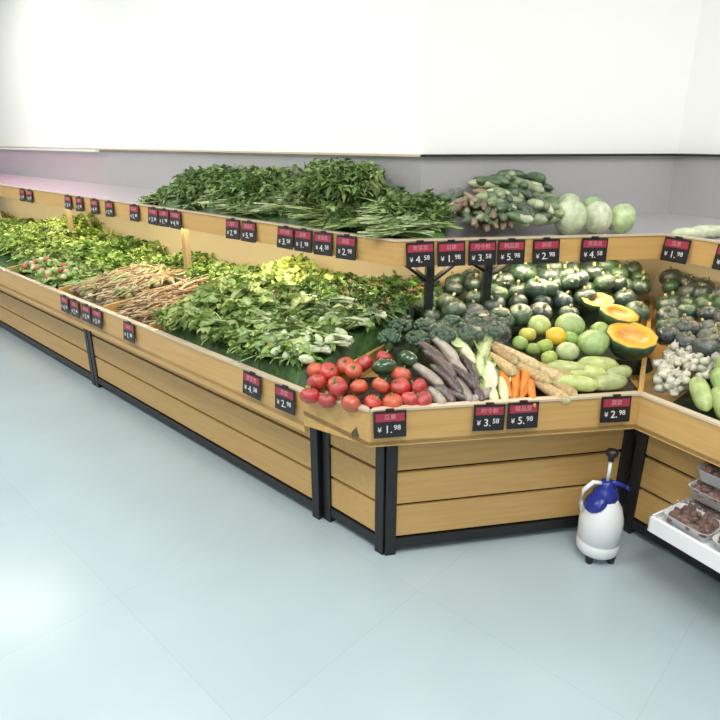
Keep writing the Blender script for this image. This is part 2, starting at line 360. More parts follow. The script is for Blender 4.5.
def bunches(mb,fr,pts,az,cols,stemcol=(.62,.7,.45),L=.24,ns=9,sr=.007,spread=.22,lw=(.022,.04),leafL=.11,nl=2,azj=.25):
    for (s,d,z) in pts:
        c=fr.P(s,d,z); a=az+rng.normal(0,azj); D=np.array([math.cos(a),math.sin(a),rng.uniform(.0,.18)])
        b0=c-D*L*.5; N=ns
        dv=nrm(D+rng.normal(0,spread,(N,3))*np.array([1,1,.6])); dv[:,2]=np.abs(dv[:,2])*.8
        p0=b0+rng.normal(0,.008,(N,3)); l=rng.uniform(.8,1.1,N)[:,None]*L*.62; p2=p0+dv*l; p1=(p0+p2)/2+rng.normal(0,.008,(N,3))+np.array([0,0,.012])
        cs=pal(N,cols,.2); stems(mb,p0,p1,p2,sr*rng.uniform(.8,1.2,N),sr*.4,np.array(stemcol),cs*.6+np.array(stemcol)*.4)
        for k in range(nl): leaves(mb,p0+(p2-p0)*rng.uniform(.6,.95,(N,1)),nrm(dv+rng.normal(0,.3,(N,3))),rng.uniform(.7,1.2,N)*leafL,rng.uniform(*lw,N),cs,droop=.25,ruf=.2,nu=6,fold=.35,rib=.7,ribc=(.55,.62,.38))
azL=math.atan2(nL[1],nL[0]); azE=math.atan2(-eL[1],-eL[0])
zA=lambda s,d:.71+.17*d+.055*math.sin(min(1,max(0,d/.9))*math.pi)+.015*math.sin(s*9)+.02*min(1,max(0,1-s))
def shape_edge(f,s0,s1,d0,d1,base):
    def g(s,d):
        k=min(1,(s-s0)/.06+.35,(s1-s)/.06+.35,(d-d0)/.05+.5); k=max(0,k)
        return base(d)+(f(s,d)-base(d))*k
    return g
z1=shape_edge(zA,.02,1.19,.03,.92,ztL)
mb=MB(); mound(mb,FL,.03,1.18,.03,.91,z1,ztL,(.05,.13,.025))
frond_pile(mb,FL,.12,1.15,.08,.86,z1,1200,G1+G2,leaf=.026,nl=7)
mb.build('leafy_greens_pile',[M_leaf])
mb=MB(); zL=lambda s,d:z1(s,d)+.035
broad_pile(mb,FL,.60,1.05,.55,.84,zL,240,GL,L=(.08,.15),Wd=(.035,.06),el=(.1,1.2),ruf=.3)
broad_pile(mb,FL,.84,1.02,.66,.82,lambda s,d:z1(s,d)+.09,110,GL,L=(.10,.16),Wd=(.035,.06),el=(.4,1.4),ruf=.3)
mb.build('lettuce_pile',[M_leaf])
mb=MB()
pts=[(s+rng.normal(0,.015),d+rng.normal(0,.015),zA(s,d)+.035+rng.uniform(0,.02)) for s in np.arange(.10,.60,.075) for d in (.11,.22,.33,.44)]
bunches(mb,FL,pts,azL+2.6,G2+G1,(.68,.74,.54),L=.18,ns=9,sr=.010,leafL=.075,nl=1,azj=.5,lw=(.018,.03))
pts=[(s+rng.normal(0,.02),d,zA(s,d)+.035) for s in (.66,.75,.84,.93,1.02,1.1) for d in (.1,.24,.38,.52)]
bunches(mb,FL,pts,azL+2.2,G2,(.5,.62,.34),L=.22,ns=12,sr=.0045,leafL=.08,azj=.6)
for k in range(40):
    s=rng.uniform(.05,.40); d=rng.uniform(.05,.3); c=FL.P(s,d,zA(s,d)+.04)
    lathe(mb,sphere_prof(.019,.034,8),c,rotM(rng.uniform(1,2),rng.uniform(-.5,.5),rng.uniform(0,6)),10,rib=lambda t:1+.1*np.cos(4*t),cols=(.64,.73,.47))
mb.build('bok_choy_pile',[M_leaf])
mb=MB()
broad_pile(mb,FL,.1,.6,.5,.88,lambda s,d:z1(s,d)+.03,320,GD+G1,L=(.07,.13),Wd=(.015,.028),el=(0,.8))
frond_pile(mb,FL,.04,.66,.42,.88,lambda s,d:z1(s,d)+.035,480,GD+G1+[(.22,.2,.08),(.26,.2,.1)],leaf=.024,nl=8,L=(.12,.22),stemc=(.3,.36,.14))
mb.build('celery_leaf_pile',[M_leaf])
# -- roots section
z2=lambda s,d:.69+.10*d+.03*math.sin(d*3.2)
mb=MB(); mound(mb,FL,1.22,1.70,.03,.9,z2,ztL,(.16,.11,.06)); 
TW=[(.42,.27,.13),(.5,.36,.2),(.30,.18,.09),(.55,.45,.3),(.36,.33,.16),(.2,.11,.06)]
for k in range(330):
    s=rng.uniform(1.24,1.66); d=rng.uniform(.1,.62); z=z2(s,d)+rng.uniform(-.01,.04); c=FL.P(s,d,z)
    a=azL+rng.normal(0,.5); l=rng.uniform(.12,.26); D=np.array([math.cos(a),math.sin(a),.1+rng.normal(0,.08)])
    p0=c-D*l/2; p2=c+D*l/2; m=c+rng.normal(0,.01,3); r=rng.uniform(.004,.008)
    tube(mb,[p0,(p0+m)/2,m,(m+p2)/2,p2],[r*.5,r,r,r*.8,r*.4],6,pal(1,TW)[0])
mb.build('burdock_root_pile',[M_rough])
mb=MB()
pts=[(s,d,z2(s,d)+.04) for s in (1.3,1.42,1.54,1.64) for d in (.68,.76)]
bunches(mb,FL,pts,azL+1,G1+G2,L=.2,ns=8,sr=.004); frond_pile(mb,FL,1.24,1.68,.62,.84,lambda s,d:z2(s,d)+.03,120,G1+G2)
mb.build('herb_bunches',[M_leaf])
mb=MB(); mound(mb,FL,1.74,2.33,.03,.9,z2,ztL,(.2,.18,.1))
for k in range(170):
    s=rng.uniform(1.76,2.3); d=rng.uniform(.06,.6); c=FL.P(s,d,z2(s,d)+rng.uniform(0,.025))
    col=pal(1,[(.42,.33,.22),(.50,.42,.30),(.30,.21,.13),(.28,.32,.13),(.22,.15,.10)])[0]
    lathe(mb,sphere_prof(rng.uniform(.015,.025),rng.uniform(.013,.028),7),c,rotM(*rng.uniform(-1,1,3)),9,cols=col)
for k in range(230):
    s=rng.uniform(1.76,2.3); d=rng.uniform(.1,.6); c=FL.P(s,d,z2(s,d)+.035); a=azL+rng.normal(0,.7); l=rng.uniform(.1,.22); D=np.array([math.cos(a),math.sin(a),.12])
    tube(mb,[c-D*l/2,c+rng.normal(0,.006,3),c+D*l/2],[.004,.006,.003],5,pal(1,TW+[(.45,.5,.25),(.25,.38,.12)])[0])
mb.build('mushroom_and_root_pile',[M_rough])
mb=MB(); zB=lambda s,d:.70+.12*d+.02*math.sin(s*7)+(.15*d*max(0,1-abs(s-3.9)/.8))
frond_pile(mb,FL,1.76,2.32,.64,.86,zB,200,G1+G2,leaf=.03); mb.build('coriander_pile',[M_leaf])
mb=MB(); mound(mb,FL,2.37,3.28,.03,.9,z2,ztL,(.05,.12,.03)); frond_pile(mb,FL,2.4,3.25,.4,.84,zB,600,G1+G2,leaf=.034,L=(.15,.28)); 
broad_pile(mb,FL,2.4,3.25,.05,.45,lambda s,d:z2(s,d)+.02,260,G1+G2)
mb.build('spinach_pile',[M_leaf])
mb=MB()
for k in range(30):
    s=rng.uniform(2.45,3.2); d=rng.uniform(.06,.25); c=FL.P(s,d,z2(s,d)+.035)
    lathe(mb,sphere_prof(.022,.022,8),c,rotM(*rng.uniform(-1,1,3)),10,cols=pal(1,[(.36,.10,.07),(.45,.5,.25),(.2,.35,.08),(.45,.3,.2),(.4,.42,.25)])[0])
mb.build('radish_pile',[M_veg])
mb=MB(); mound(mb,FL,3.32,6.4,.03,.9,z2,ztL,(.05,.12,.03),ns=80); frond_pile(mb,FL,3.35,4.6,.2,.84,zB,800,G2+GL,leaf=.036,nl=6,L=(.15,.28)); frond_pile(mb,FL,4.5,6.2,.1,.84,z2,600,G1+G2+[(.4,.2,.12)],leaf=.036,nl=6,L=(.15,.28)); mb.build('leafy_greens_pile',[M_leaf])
# ---------------------------------------------------------------- upper greens
zU=lambda s,d:zu(d)+.05+.28*d+.02*math.sin(s*11)
def zU2(s,d): 
    k=min(1,max(0,(2.35-s)/.5))*min(1,.35+s*1.3); return zu(d)+(zU(s,d)-zu(d))*k
mb=MB(); mound(mb,UL,.0,2.3,.03,.42,zU2,zu,(.05,.12,.03),ns=70); 
GU=[(.11,.20,.05),(.15,.27,.075),(.08,.15,.04),(.22,.33,.10),(.29,.38,.15)]
frond_pile(mb,UL,.35,2.25,.08,.36,zU2,850,GU,az=azE,spread=.9,leaf=.026,L=(.15,.3),stemc=(.42,.52,.28))
for (s,h) in ((.50,.09),(.60,.06),(1.15,.03),(1.25,.0),(1.6,.03),(1.7,.02)):
    frond_pile(mb,UL,s-.12,s+.12,.14,.32,lambda a,b:zU2(a,b)+h,140,GU,leaf=.028,L=(.15,.28))
mb.build('water_spinach_pile',[M_leaf])
mb=MB()
blade=lambda t:np.sin(math.pi*np.clip(t*.9+.08,0,1))**.6
def blades(fr,s0,s1,d0,d1,zf,N,az,cols,L=(.2,.34),Wd=(.004,.009)):
    p,_,_=scat(fr,s0,s1,d0,d1,zf,N); D=rdir(N,az,.35,(-.05,.2)); l=rng.uniform(*L,N)
    leaves(mb,p-D*l[:,None]*.5,D,l,rng.uniform(*Wd,N),pal(N,cols),droop=.12,fold=.4,ruf=.15,nu=6,rib=.8,prof=blade,ribc=(.6,.68,.45))
blades(UL,.05,.5,.05,.3,lambda s,d:zU2(s,d)+.02,420,azE+3.14+.5,G2+GU)
blades(UL,.5,1.3,.03,.3,lambda s,d:zU2(s,d)+.02,420,azE+.3,GU+G2)
mb.build('chinese_chive_bunches',[M_leaf])
zG=lambda s,d:zu(d)+.04+.16*d
mb=MB(); mound(mb,UF,-.02,.24,.03,.42,zG,zu,(.05,.14,.03),ns=16)
frond_pile(mb,UF,-.02,.22,.12,.36,zG,90,GU,az=0,spread=.8,leaf=.024)
blades(UF,-.02,.2,.05,.28,lambda s,d:zG(s,d)+.01,300,.2,G2+GU,L=(.16,.26))
mb.build('garlic_chive_bunches',[M_leaf])
def cuke(mb,c,D,l,r,col,tip=None,bend=.02,seg=12,ribs=0,n=9,mi=0):
    D=nrm(np.array(D,float)); t=np.linspace(-1,1,n); sd=nrm(np.cross(D,[0,0,1.]))
    P=np.array(c)[None]+D[None]*(t*l/2)[:,None]+sd[None]*(bend*(1-t**2))[:,None]
    R=r*(1-np.abs(t)**4*.85); C=np.tile(np.array(col,float),(n,1)); 
    if tip is not None: C[-2:]=tip
    tube(mb,P,R,seg,C,mi)
mb=MB()
for k in range(48):
    s=rng.uniform(.29,.50); d=rng.uniform(.07,.34); c=UF.P(s,d,zu(d)+.03+.24*d+rng.uniform(0,.04)); a=azL+rng.normal(0,.3)
    cuke(mb,c,(math.cos(a+.8),math.sin(a+.8),rng.uniform(0,.2)),rng.uniform(.13,.18),rng.uniform(.014,.02),pal(1,[(.06,.12,.03),(.16,.10,.06),(.28,.20,.12),(.25,.27,.15),(.05,.09,.04)])[0])
mb.build('cucumber_pile',[M_bag])
mb=MB()
for k in range(64):
    s=rng.uniform(.47,.74); d=rng.uniform(.07,.36); c=UF.P(s,d,zu(d)+.035+.46*d*(1-abs(s-.62)*1.2)+rng.uniform(0,.03)); a=2.4+rng.normal(0,.5)
    cuke(mb,c,(math.cos(a),math.sin(a),.1+rng.normal(0,.15)),rng.uniform(.11,.16),rng.uniform(.019,.026),pal(1,[(.03,.08,.025),(.06,.12,.04),(.025,.055,.02),(.22,.28,.13),(.38,.42,.26)])[0])
mb.build('bagged_bitter_gourds',[M_bag])
def cabbage(mb,c,r,col,h=1.2,R=None):
    for k in range(4):
        rr=r*(1-.05*k); rb=rng.uniform(0,6)
        lathe(mb,sphere_prof(rr,rr*h,12),c,R if R is not None else rotM(rng.uniform(-.3,.3),rng.uniform(-.3,.3),rb),20,rib=lambda t:1+.05*np.sin(3*t+rb)+.02*np.sin(9*t),cols=np.array(col)*(1+.12*k),jit=.03)
mb=MB()
for (s,d,r,c,h) in ((.805,.11,.070,(.50,.57,.36),1.15),(.935,.115,.061,(.56,.60,.42),1.2),(1.05,.115,.058,(.44,.56,.28),1.15),(.87,.27,.056,(.42,.52,.28),1.1),(.99,.27,.050,(.32,.45,.2),1.1)):
    cabbage(mb,UF.P(s,d,zu(d)+r*h+.003+(.02 if d>.2 else 0)),r,c,h)
mb.build('cabbage_row',[M_bag])
mb=MB()
for (s,d,z) in ((.06,.08,0),(.10,.15,0)):
    cuke(mb,UR.P(s,d,zu(d)+.028+z),(1,-.2,0),.15,.026,(.55,.6,.42))
mb.build('wax_gourd_row',[M_veg])
# ---------------------------------------------------------------- corner tray
zc=lambda d:.70+.28*d
zcs=lambda s,d:.70+.28*d-.10*d*max(0,min(1,(.75-s)/.5))   # lower toward the left corner
mb=MB(); mound(mb,FF,-.06,1.12,.03,.3,lambda s,d:.665+.25*d,zt,(.06,.05,.03),bump=.01)
for (s0,s1,d0,d1) in ((.1,1.3,.3,.6),(.1,1.4,.6,.9)): mound(mb,FF,s0,s1,d0,d1,lambda s,d:.66+.25*d,zt,(.03,.05,.025),bump=.01)
mb.build('tray_liner_bedding',[M_rough],parent=bpy.data.objects['vegetable_display_stand.001'])
def tomato(mb,c,r,col=(.55,.02,.012),mi=0):
    R=rotM(rng.uniform(-.8,.8),rng.uniform(-.8,.8),rng.uniform(0,6))
    lathe(mb,sphere_prof(r,r*.85,12,.25),c,R,20,rib=lambda t:1+.03*np.cos(5*t),cols=col,mi=mi)
    up=np.array(R)@np.array([0,0,1.]); 
    lathe(mb,[(.002,0),(.012,.001),(.003,.004),(.003,.014)],np.array(c)+up*r*.62,R,6,rib=lambda t:1+.5*np.cos(3*t),cols=(.08,.2,.03))
mb=MB()
for (s,d,z) in ((-.14,.10,.70),(-.06,.055,.70),(.02,.05,.70),(.09,.045,.70),(.155,.05,.70),(-.10,.17,.73),(-.02,.13,.73),(.06,.12,.735),(.13,.11,.73),(-.17,.20,.73),(-.2,.15,.7),(-.03,.20,.77),(-.12,.25,.75),(.15,.18,.75),(-.17,.28,.75),(.02,.27,.77),(.10,.27,.79),(.20,.12,.72),(.2,.045,.7),(-.05,.28,.76),(-.1,.11,.74)):
    tomato(mb,FF.P(s,d,z+.012),rng.uniform(.034,.041),pal(1,[(.46,.03,.02),(.36,.015,.015),(.50,.08,.03)],.15)[0])
mb.build('tomato_pile',[M_bag])
mb=MB()
for (s,d,z,a) in ((.09,.205,.79,.2),(.19,.25,.80,2.2)):
    P=FF.P(s,d,z); D=np.array([math.cos(a),math.sin(a),.05])
    t=np.linspace(-1,1,9); path=P+D*(t*.05)[:,None]; tube(mb,path,.034*np.sqrt(np.clip(1-(t*.97)**2,.02,1)),16,(.025,.07,.025))
mb.build('zucchini_pair',[M_gloss])
mb=MB()
for k,(s,d,z,a,l) in enumerate([(.27,.10,.72,2.2,.2),(.31,.13,.74,2.15,.2),(.35,.10,.72,2.0,.19),(.24,.16,.75,2.3,.2),(.30,.2,.78,2.2,.2),(.36,.2,.77,2.0,.2),(.40,.09,.72,1.9,.17),(.27,.27,.81,2.3,.2),(.34,.28,.81,2.1,.2),(.41,.18,.76,1.8,.2),(.22,.09,.70,2.4,.15),(.33,.06,.70,2.9,.16),(.41,.05,.70,.5,.14),(.25,.06,.7,2.0,.13),(.37,.13,.75,2.2,.18)]):
    D=nrm(np.array([math.cos(a),math.sin(a),.35])); c=FF.P(s,d,z+.012); t=np.linspace(-1,1,12)
    path=c+D*(t*l/2)[:,None]+np.array([1,0,0])*(.014*(1-t**2))[:,None]
    R=np.interp(t,[-1,-.9,-.5,.2,.7,.9,1],[.003,.013,.022,.02,.015,.011,.004])
    col=pal(1,[(.035,.016,.02),(.06,.03,.033),(.10,.06,.055),(.38,.33,.28),(.28,.24,.20)],.2)[0]
    C=np.tile(col,(12,1)); C[-2:]=(.1,.14,.06); tube(mb,path,R,12,C)
mb.build('eggplant_pile',[M_bag])
mb=MB()
for (s,d,z,a,l,r,c) in ((.47,.08,.71,1.7,.17,.023,(.72,.68,.42)),(.52,.08,.71,1.5,.16,.022,(.62,.68,.38)),(.49,.14,.75,1.6,.16,.024,(.75,.7,.5)),(.47,.2,.77,1.4,.15,.024,(.5,.6,.3)),(.43,.26,.80,1.9,.15,.022,(.62,.62,.42)),(.5,.25,.8,1.2,.15,.022,(.5,.55,.3))):
    D=nrm(np.array([math.cos(a),math.sin(a),.32])); p=FF.P(s,d,z+.012); t=np.linspace(-1,1,12)
    tube(mb,p+D*(t*l/2)[:,None],np.interp(t,[-1,-.6,0,.6,1],[.004,r*.8,r,r*.85,.006]),14,c)
    lb=np.tile(p+D*l*.15,(6,1)); leaves(mb,lb+rng.normal(0,.012,(6,3)),nrm(D+rng.normal(0,.15,(6,3))),.11,.018,pal(6,[(.35,.5,.15),(.5,.6,.3)]),droop=0,nu=6)
mb.build('corn_cob_pile',[M_veg])
mb=MB()
def carrot(mb,p,D,l,r,col,cap):
    D=nrm(np.array(D,float)); t=np.linspace(0,1,12); path=np.array(p)+D*((t-.5)*l)[:,None]
    R=np.interp(t,[0,.04,.12,.5,.9,1],[.3,.85,1,.75,.32,.08])*r*(1+.03*np.sin(t*40)); C=np.tile(np.array(col),(12,1)); C[0]=cap
    tube(mb,path,R,12,C)
for (s,d,z,a) in ((.56,.06,.70,1.3),(.595,.065,.70,1.1),(.575,.10,.725,1.4),(.62,.05,.70,1.5),(.54,.10,.72,1.6),(.61,.1,.725,1.2)):
    carrot(mb,FF.P(s,d,z+.012),(-math.cos(a),-math.sin(a),-.3),.16,.022,(.64,.22,.04),(.3,.3,.05))
mb.build('carrot_pile',[M_veg])
mb=MB()
for (s,d,z,a,l,r) in ((.68,.09,.71,2.3,.24,.026),(.63,.17,.755,2.4,.25,.026),(.73,.09,.715,2.3,.2,.024),(.68,.17,.76,2.45,.26,.027),(.62,.23,.79,2.3,.24,.026),(.56,.26,.80,2.2,.2,.026),(.74,.15,.75,2.6,.2,.026),(.54,.2,.78,2.1,.2,.024)):
    carrot(mb,FF.P(s,d,z+.012),(math.cos(a),math.sin(a),.25),l,r,pal(1,[(.50,.36,.18),(.60,.46,.26),(.42,.29,.14)],.1)[0],(.55,.6,.3))
mb.build('yam_root_pile',[M_rough])
mb=MB()
for (s,d,z,a,l,r) in ((.80,.06,.715,2.9,.17,.032),(.86,.10,.735,3.1,.17,.034),(.93,.06,.715,.2,.16,.032),(.92,.13,.76,3.0,.16,.032),(.79,.13,.75,2.8,.17,.031),(.99,.10,.735,.4,.12,.03)):
    cuke(mb,FF.P(s,d,z+.02),(math.cos(a),math.sin(a),.02),l,r,pal(1,[(.36,.42,.17),(.46,.50,.27),(.40,.46,.15)],.1)[0],bend=.006)
mb.build('bottle_gourd_row',[M_bag])
mb=MB()
for (s,d,r,c) in ((.95,.235,.062,(.33,.46,.18)),(.83,.21,.045,(.42,.50,.24)),(.91,.37,.06,(.36,.48,.20)),(.79,.40,.048,(.4,.50,.18))): cabbage(mb,FF.P(s,d,zc(d)+r*.9+.01),r,c,.9)
for (s,d,r,c) in ((.82,.30,.042,(.72,.45,.03)),(.75,.25,.034,(.3,.4,.08)),(.88,.29,.035,(.25,.42,.1)),(.71,.33,.036,(.5,.48,.1)),(1.03,.33,.04,(.3,.4,.12)),(.66,.28,.033,(.25,.38,.1)),(.74,.18,.032,(.35,.42,.1)),(.70,.24,.03,(.2,.3,.07))):
    lathe(mb,sphere_prof(r,r*.9,10,.2),FF.P(s,d,zc(d)+r+.02),rotM(.4,.2,s*30),18,rib=lambda t:1+.04*np.cos(8*t),cols=c)
mb.build('melon_and_squash_pile',[M_veg])
def pumpkin(mb,c,r,h,col,n=10,R=None):
    R=R if R is not None else rotM(rng.uniform(-.5,.5),rng.uniform(-.5,.5),rng.uniform(0,6))
    lathe(mb,sphere_prof(r,r*h,12,.3),c,R,40,rib=lambda t:1-.07*np.abs(np.cos(n/2*t)),cols=col)
    tube(mb,[np.array(c)+R@np.array([0,0,r*h*.6]),np.array(c)+R@np.array([.004,0,r*h*1.15])],[.009,.006],6,(.2,.2,.08))
mb=MB()
def half_pumpkin(mb,c,R_,rot,k=.8):
    a=np.linspace(-math.pi/2,0,9); prof=[(max(.004,R_*math.cos(x)),R_*k*math.sin(x)) for x in a]
    prof+=[(R_*.97,.002),(R_*.93,.003),(R_*.62,.002),(R_*.55,-.004),(R_*.35,-.010),(.004,-.012)]
    cols=[(.04,.08,.035)]*9+[(.30,.24,.05),(.75,.40,.03),(.75,.37,.03),(.65,.26,.03),(.58,.28,.06),(.65,.38,.12)]
    lathe(mb,prof,c,rot,40,rib=lambda t:1-.05*np.abs(np.cos(5*t)),cols=cols)
half_pumpkin(mb,FF.P(1.105,.22,.865),.10,rotM(.30,-.05,.1),1.1)
half_pumpkin(mb,FF.P(1.13,.37,.915),.085,rotM(.24,.1,.2))
half_pumpkin(mb,FF.P(1.1,.50,.94),.07,rotM(.24,-.05,0))
mb.build('cut_pumpkin_halves',[M_veg])
mb=MB(); pos=[]
for d in (.36,.46,.56,.66,.76,.84):
    s=.18+ (d-.3)*.25
    smax=1.03+.674*d-.07
    while s<smax:
        if not (s>.64 and d<.44) : pos.append((s+rng.normal(0,.012),d+rng.normal(0,.01),0))
        s+=rng.uniform(.09,.115)
for k in range(20): pos.append((rng.uniform(.65,1.3),rng.uniform(.58,.8),.05))
for i,(s,d,dz) in enumerate(pos):
    if 1.0<s<1.26 and d<.56: continue
    if s>1.26 and d<.40: continue
    if dz==0 and d<.5 and s<.62: continue
    r=rng.uniform(.045,.062); z=zcs(s,d)+r*.7+rng.uniform(0,.03)+.01+dz
    col=pal(1,[(.018,.05,.03),(.03,.065,.035),(.014,.035,.025),(.05,.10,.05),(.025,.05,.045)],.2)[0]
    pumpkin(mb,FF.P(s,d,z),r,.85,col,8)
mb.build('kabocha_squash_pile',[M_bag])
mb=MB()
def broccoli(mb,c,r,col):
    for k in range(60):
        v=nrm(rng.normal(0,1,3)); v[2]=abs(v[2]); p=np.array(c)+v*r*.8*np.array([1,1,.75])
        lathe(mb,sphere_prof(r*.24,r*.22,6),p,None,8,cols=np.array(col)*rng.uniform(.6,1.4),jit=.08)
    tube(mb,[np.array(c)-[0,0,r*.9],np.array(c)+[0,0,r*.3]],[r*.25,r*.5],8,(.25,.4,.15))
for (s,d) in ((.14,.37),(.25,.35),(.36,.36),(.47,.34),(.58,.35),(.2,.46),(.31,.45),(.42,.44),(.53,.44),(.63,.42)):
    z=zcs(s,d)+.075; broccoli(mb,FF.P(s,d,z),.055,(.022,.065,.032))
    if rng.random()<.5: lathe(mb,sphere_prof(.068,.058,10),FF.P(s,d,z+.005),rotM(.3,.2,s*20),18,rib=lambda t:1+.08*np.sin(5*t)+.05*np.sin(9*t),mi=1,jit=.06)
mb.build('bagged_broccoli_pile',[M_veg,M_film])
# right tray
mb=MB(); mound(mb,FR,.02,1.4,.03,.9,lambda s,d:.655+.26*d,zt,(.04,.06,.03),bump=.01)
mb.build('tray_liner_bedding',[M_rough],parent=ER)
mb=MB()
for k in range(130):
    d=rng.uniform(.06,.34); s=rng.uniform(max(-.68*d+.05,-.10),.10)
    r=rng.uniform(.014,.021); c=FR.P(s,d,zc(d)+.0+rng.uniform(0,.05))
    lathe(mb,[(.002,-r*.7),(r*.8,-r*.55),(r,0),(r*.75,r*.5),(r*.25,r*.85),(.003,r*1.3)],c,rotM(*rng.uniform(-1,1,3)),12,rib=lambda t:1-.08*np.abs(np.cos(3*t)),cols=pal(1,[(.52,.53,.43),(.44,.43,.34),(.55,.53,.47)],.1)[0])
mb.build('garlic_pile',[M_veg])
mb=MB()
for (s,d,z) in ((.17,.09,.75),(.25,.09,.74),(.33,.09,.74),(.20,.16,.78),(.28,.17,.78),(.36,.17,.78),(.44,.1,.74),(.5,.17,.78),(.16,.24,.8),(.26,.25,.8)):
    cuke(mb,FR.P(s,d,z),(.15,.9,.38),.17,.034,pal(1,[(.24,.36,.11),(.32,.42,.15)],.1)[0],bend=.004)
mb.build('green_gourd_row',[M_bag])
mb=MB()
for d in (.33,.42,.51,.60,.69,.78,.86):
    s=-.68*d+.085
    while s<.8:
        r=rng.uniform(.042,.058); z=zc(d)-.06*d+r*.7+rng.uniform(.0,.03)+.01; s_=s+rng.normal(0,.008)
        pumpkin(mb,FR.P(s_,d,z),r,.85,pal(1,[(.018,.05,.03),(.03,.08,.04),(.018,.035,.035),(.05,.07,.06)],.2)[0],8)
        s+=rng.uniform(.075,.095)
mb.build('bagged_green_pepper_pile',[M_bag])
# ---------------------------------------------------------------- packaged trays on low side shelf
mb=MB(); O=np.array([1.055,1.85]); 
board(mb,O,O+eR*.9,nR,0,.262,.275,.305,0); board(mb,O,O+eR*.9,nR,-.008,.006,.262,.325,0); board(mb,O,O+eR*.008,nR,-.008,.262,.262,.325,0)
for k in range(4): board(mb,O+eR*(.05+k*.27),O+eR*(.07+k*.27),nR,.16,.262,.16,.275,1)
mb.build('low_side_shelf',[M_plastic,M_black],False,ER,.002)
def pack(c,az,col,name,sc=1):
    mb=MB(); R=rotM(0,0,az); Lx,Wy,H=.17*sc,.125*sc,.045
    def ring(x,y,z): 
        th=np.linspace(0,2*math.pi,24,endpoint=False); q=np.stack([np.sign(np.cos(th))*np.abs(np.cos(th))**.35*x/2,np.sign(np.sin(th))*np.abs(np.sin(th))**.35*y/2,np.full(24,z)],-1); return q
    rings=[ring(Lx*.8,Wy*.8,0),ring(Lx*.97,Wy*.97,H),ring(Lx,Wy,H),ring(Lx*.95,Wy*.95,H-.002),ring(Lx*.76,Wy*.76,.004)]
    V=np.concatenate(rings)@R.T+np.array(c); F=[(i*24+j,i*24+(j+1)%24,(i+1)*24+(j+1)%24,(i+1)*24+j) for i in range(4) for j in range(24)]+[tuple(range(23,-1,-1)),tuple(range(96,120))]
    mb.add(V,F,(1,1,1),0)
    for k in range(90):
        p=R@np.array([rng.uniform(-.40,.40)*Lx,rng.uniform(-.40,.40)*Wy,rng.uniform(.024,.05)])+np.array(c)
        lathe(mb,sphere_prof(rng.uniform(.008,.014),rng.uniform(.009,.016),6),p,rotM(*rng.uniform(-2,2,3)),8,cols=np.array(col)*rng.uniform(.5,1.6),mi=1)
    rings=[ring(Lx*.99,Wy*.99,H),ring(Lx*.93,Wy*.93,H+.02),ring(Lx*.5,Wy*.5,H+.03)]
    V=np.concatenate(rings)@R.T+np.array(c); F=[(i*24+j,i*24+(j+1)%24,(i+1)*24+(j+1)%24,(i+1)*24+j) for i in range(2) for j in range(24)]+[tuple(range(48,72))]
    mb.add(V,F,(1,1,1),2)
    mb.build(name,[M_plastic,M_rough,M_film])
aR=math.atan2(eR[1],eR[0])
for k in range(4):
    p=O+eR*(.11+k*.18)+nR*.075; pack((p[0],p[1],.306),aR,(.16,.08,.06),'packaged_mushroom_tray',1.03)
    p=O+eR*(.11+k*.18)+nR*.198; pack((p[0],p[1],.306),aR,(.16,.08,.06),'packaged_mushroom_tray',.92)
    p=O+eR*(.11+k*.18)+nR*.19; pack((p[0],p[1],.382),aR,(.2,.1,.08),'packaged_mushroom_tray',.98)
    p=O+eR*(.12+k*.18)+nR*.20; pack((p[0],p[1],.458),aR+.1,(.2,.1,.08),'packaged_mushroom_tray',.95)
# ---------------------------------------------------------------- sprayer
E=empty('pressure_sprayer_bottle',(.968,2.04,0))
def part(name,mb,mats,**k): return mb.build(name,mats,parent=E,**k)
mb=MB(); lathe(mb,[(.01,.03),(.07,.03),(.08,.04),(.083,.06),(.083,.085),(.078,.09),(.083,.095),(.084,.17),(.08,.20),(.068,.24),(.05,.27),(.042,.28),(.005,.281)],(0,0,0),None,32,cols=(1,1,1)); part('tank',mb,[M_plastic])
mb=MB(); lathe(mb,[(.01,.275),(.046,.272),(.048,.28),(.048,.30),(.036,.315),(.026,.33),(.024,.35),(.005,.352)],(0,0,0),None,24,rib=lambda t:1+.02*np.cos(12*t))
lathe(mb,sphere_prof(.05,.028,10),(-.038,-.012,.262),rotM(.1,-.75,0),18); part('blue_collar',mb,[M_blue])
mb=MB(); tube(mb,[(0,0,.345),(0,0,.44)],.007,8,(1,1,1)); part('pump_rod',mb,[M_plastic])
mb=MB(); lathe(mb,[(.004,.435),(.012,.44),(.011,.455),(.022,.465),(.024,.478),(.016,.488),(.003,.49)],(0,0,0),None,16); part('pump_knob',mb,[M_black])
mb=MB(); tube(mb,[(0,0,.335),(.025,-.005,.345),(.05,-.01,.34),(.07,-.012,.33)],[.012,.011,.008,.007],10,(1,1,1)); tube(mb,[(.07,-.012,.33),(.083,-.014,.322)],[.01,.007],10,(1,1,1))
tube(mb,[(.026,-.005,.34),(.04,-.008,.31),(.038,-.008,.29)],[.005,.005,.003],8,(1,1,1)); part('trigger_nozzle',mb,[M_blue])
mb=MB(); tube(mb,[(-.015,0,.34),(-.055,0,.345),(-.088,0,.31),(-.095,0,.26),(-.085,0,.215)],[.008,.009,.009,.008,.007],8,(1,1,1)); part('handle',mb,[M_plastic])
mb=MB()
for a in range(4): 
    x,y=.062*math.cos(a*1.571+.78),.062*math.sin(a*1.571+.78); lathe(mb,[(.004,0),(.014,0),(.016,.032),(.004,.034)],(x,y,0),None,10)
part('feet',mb,[M_black])
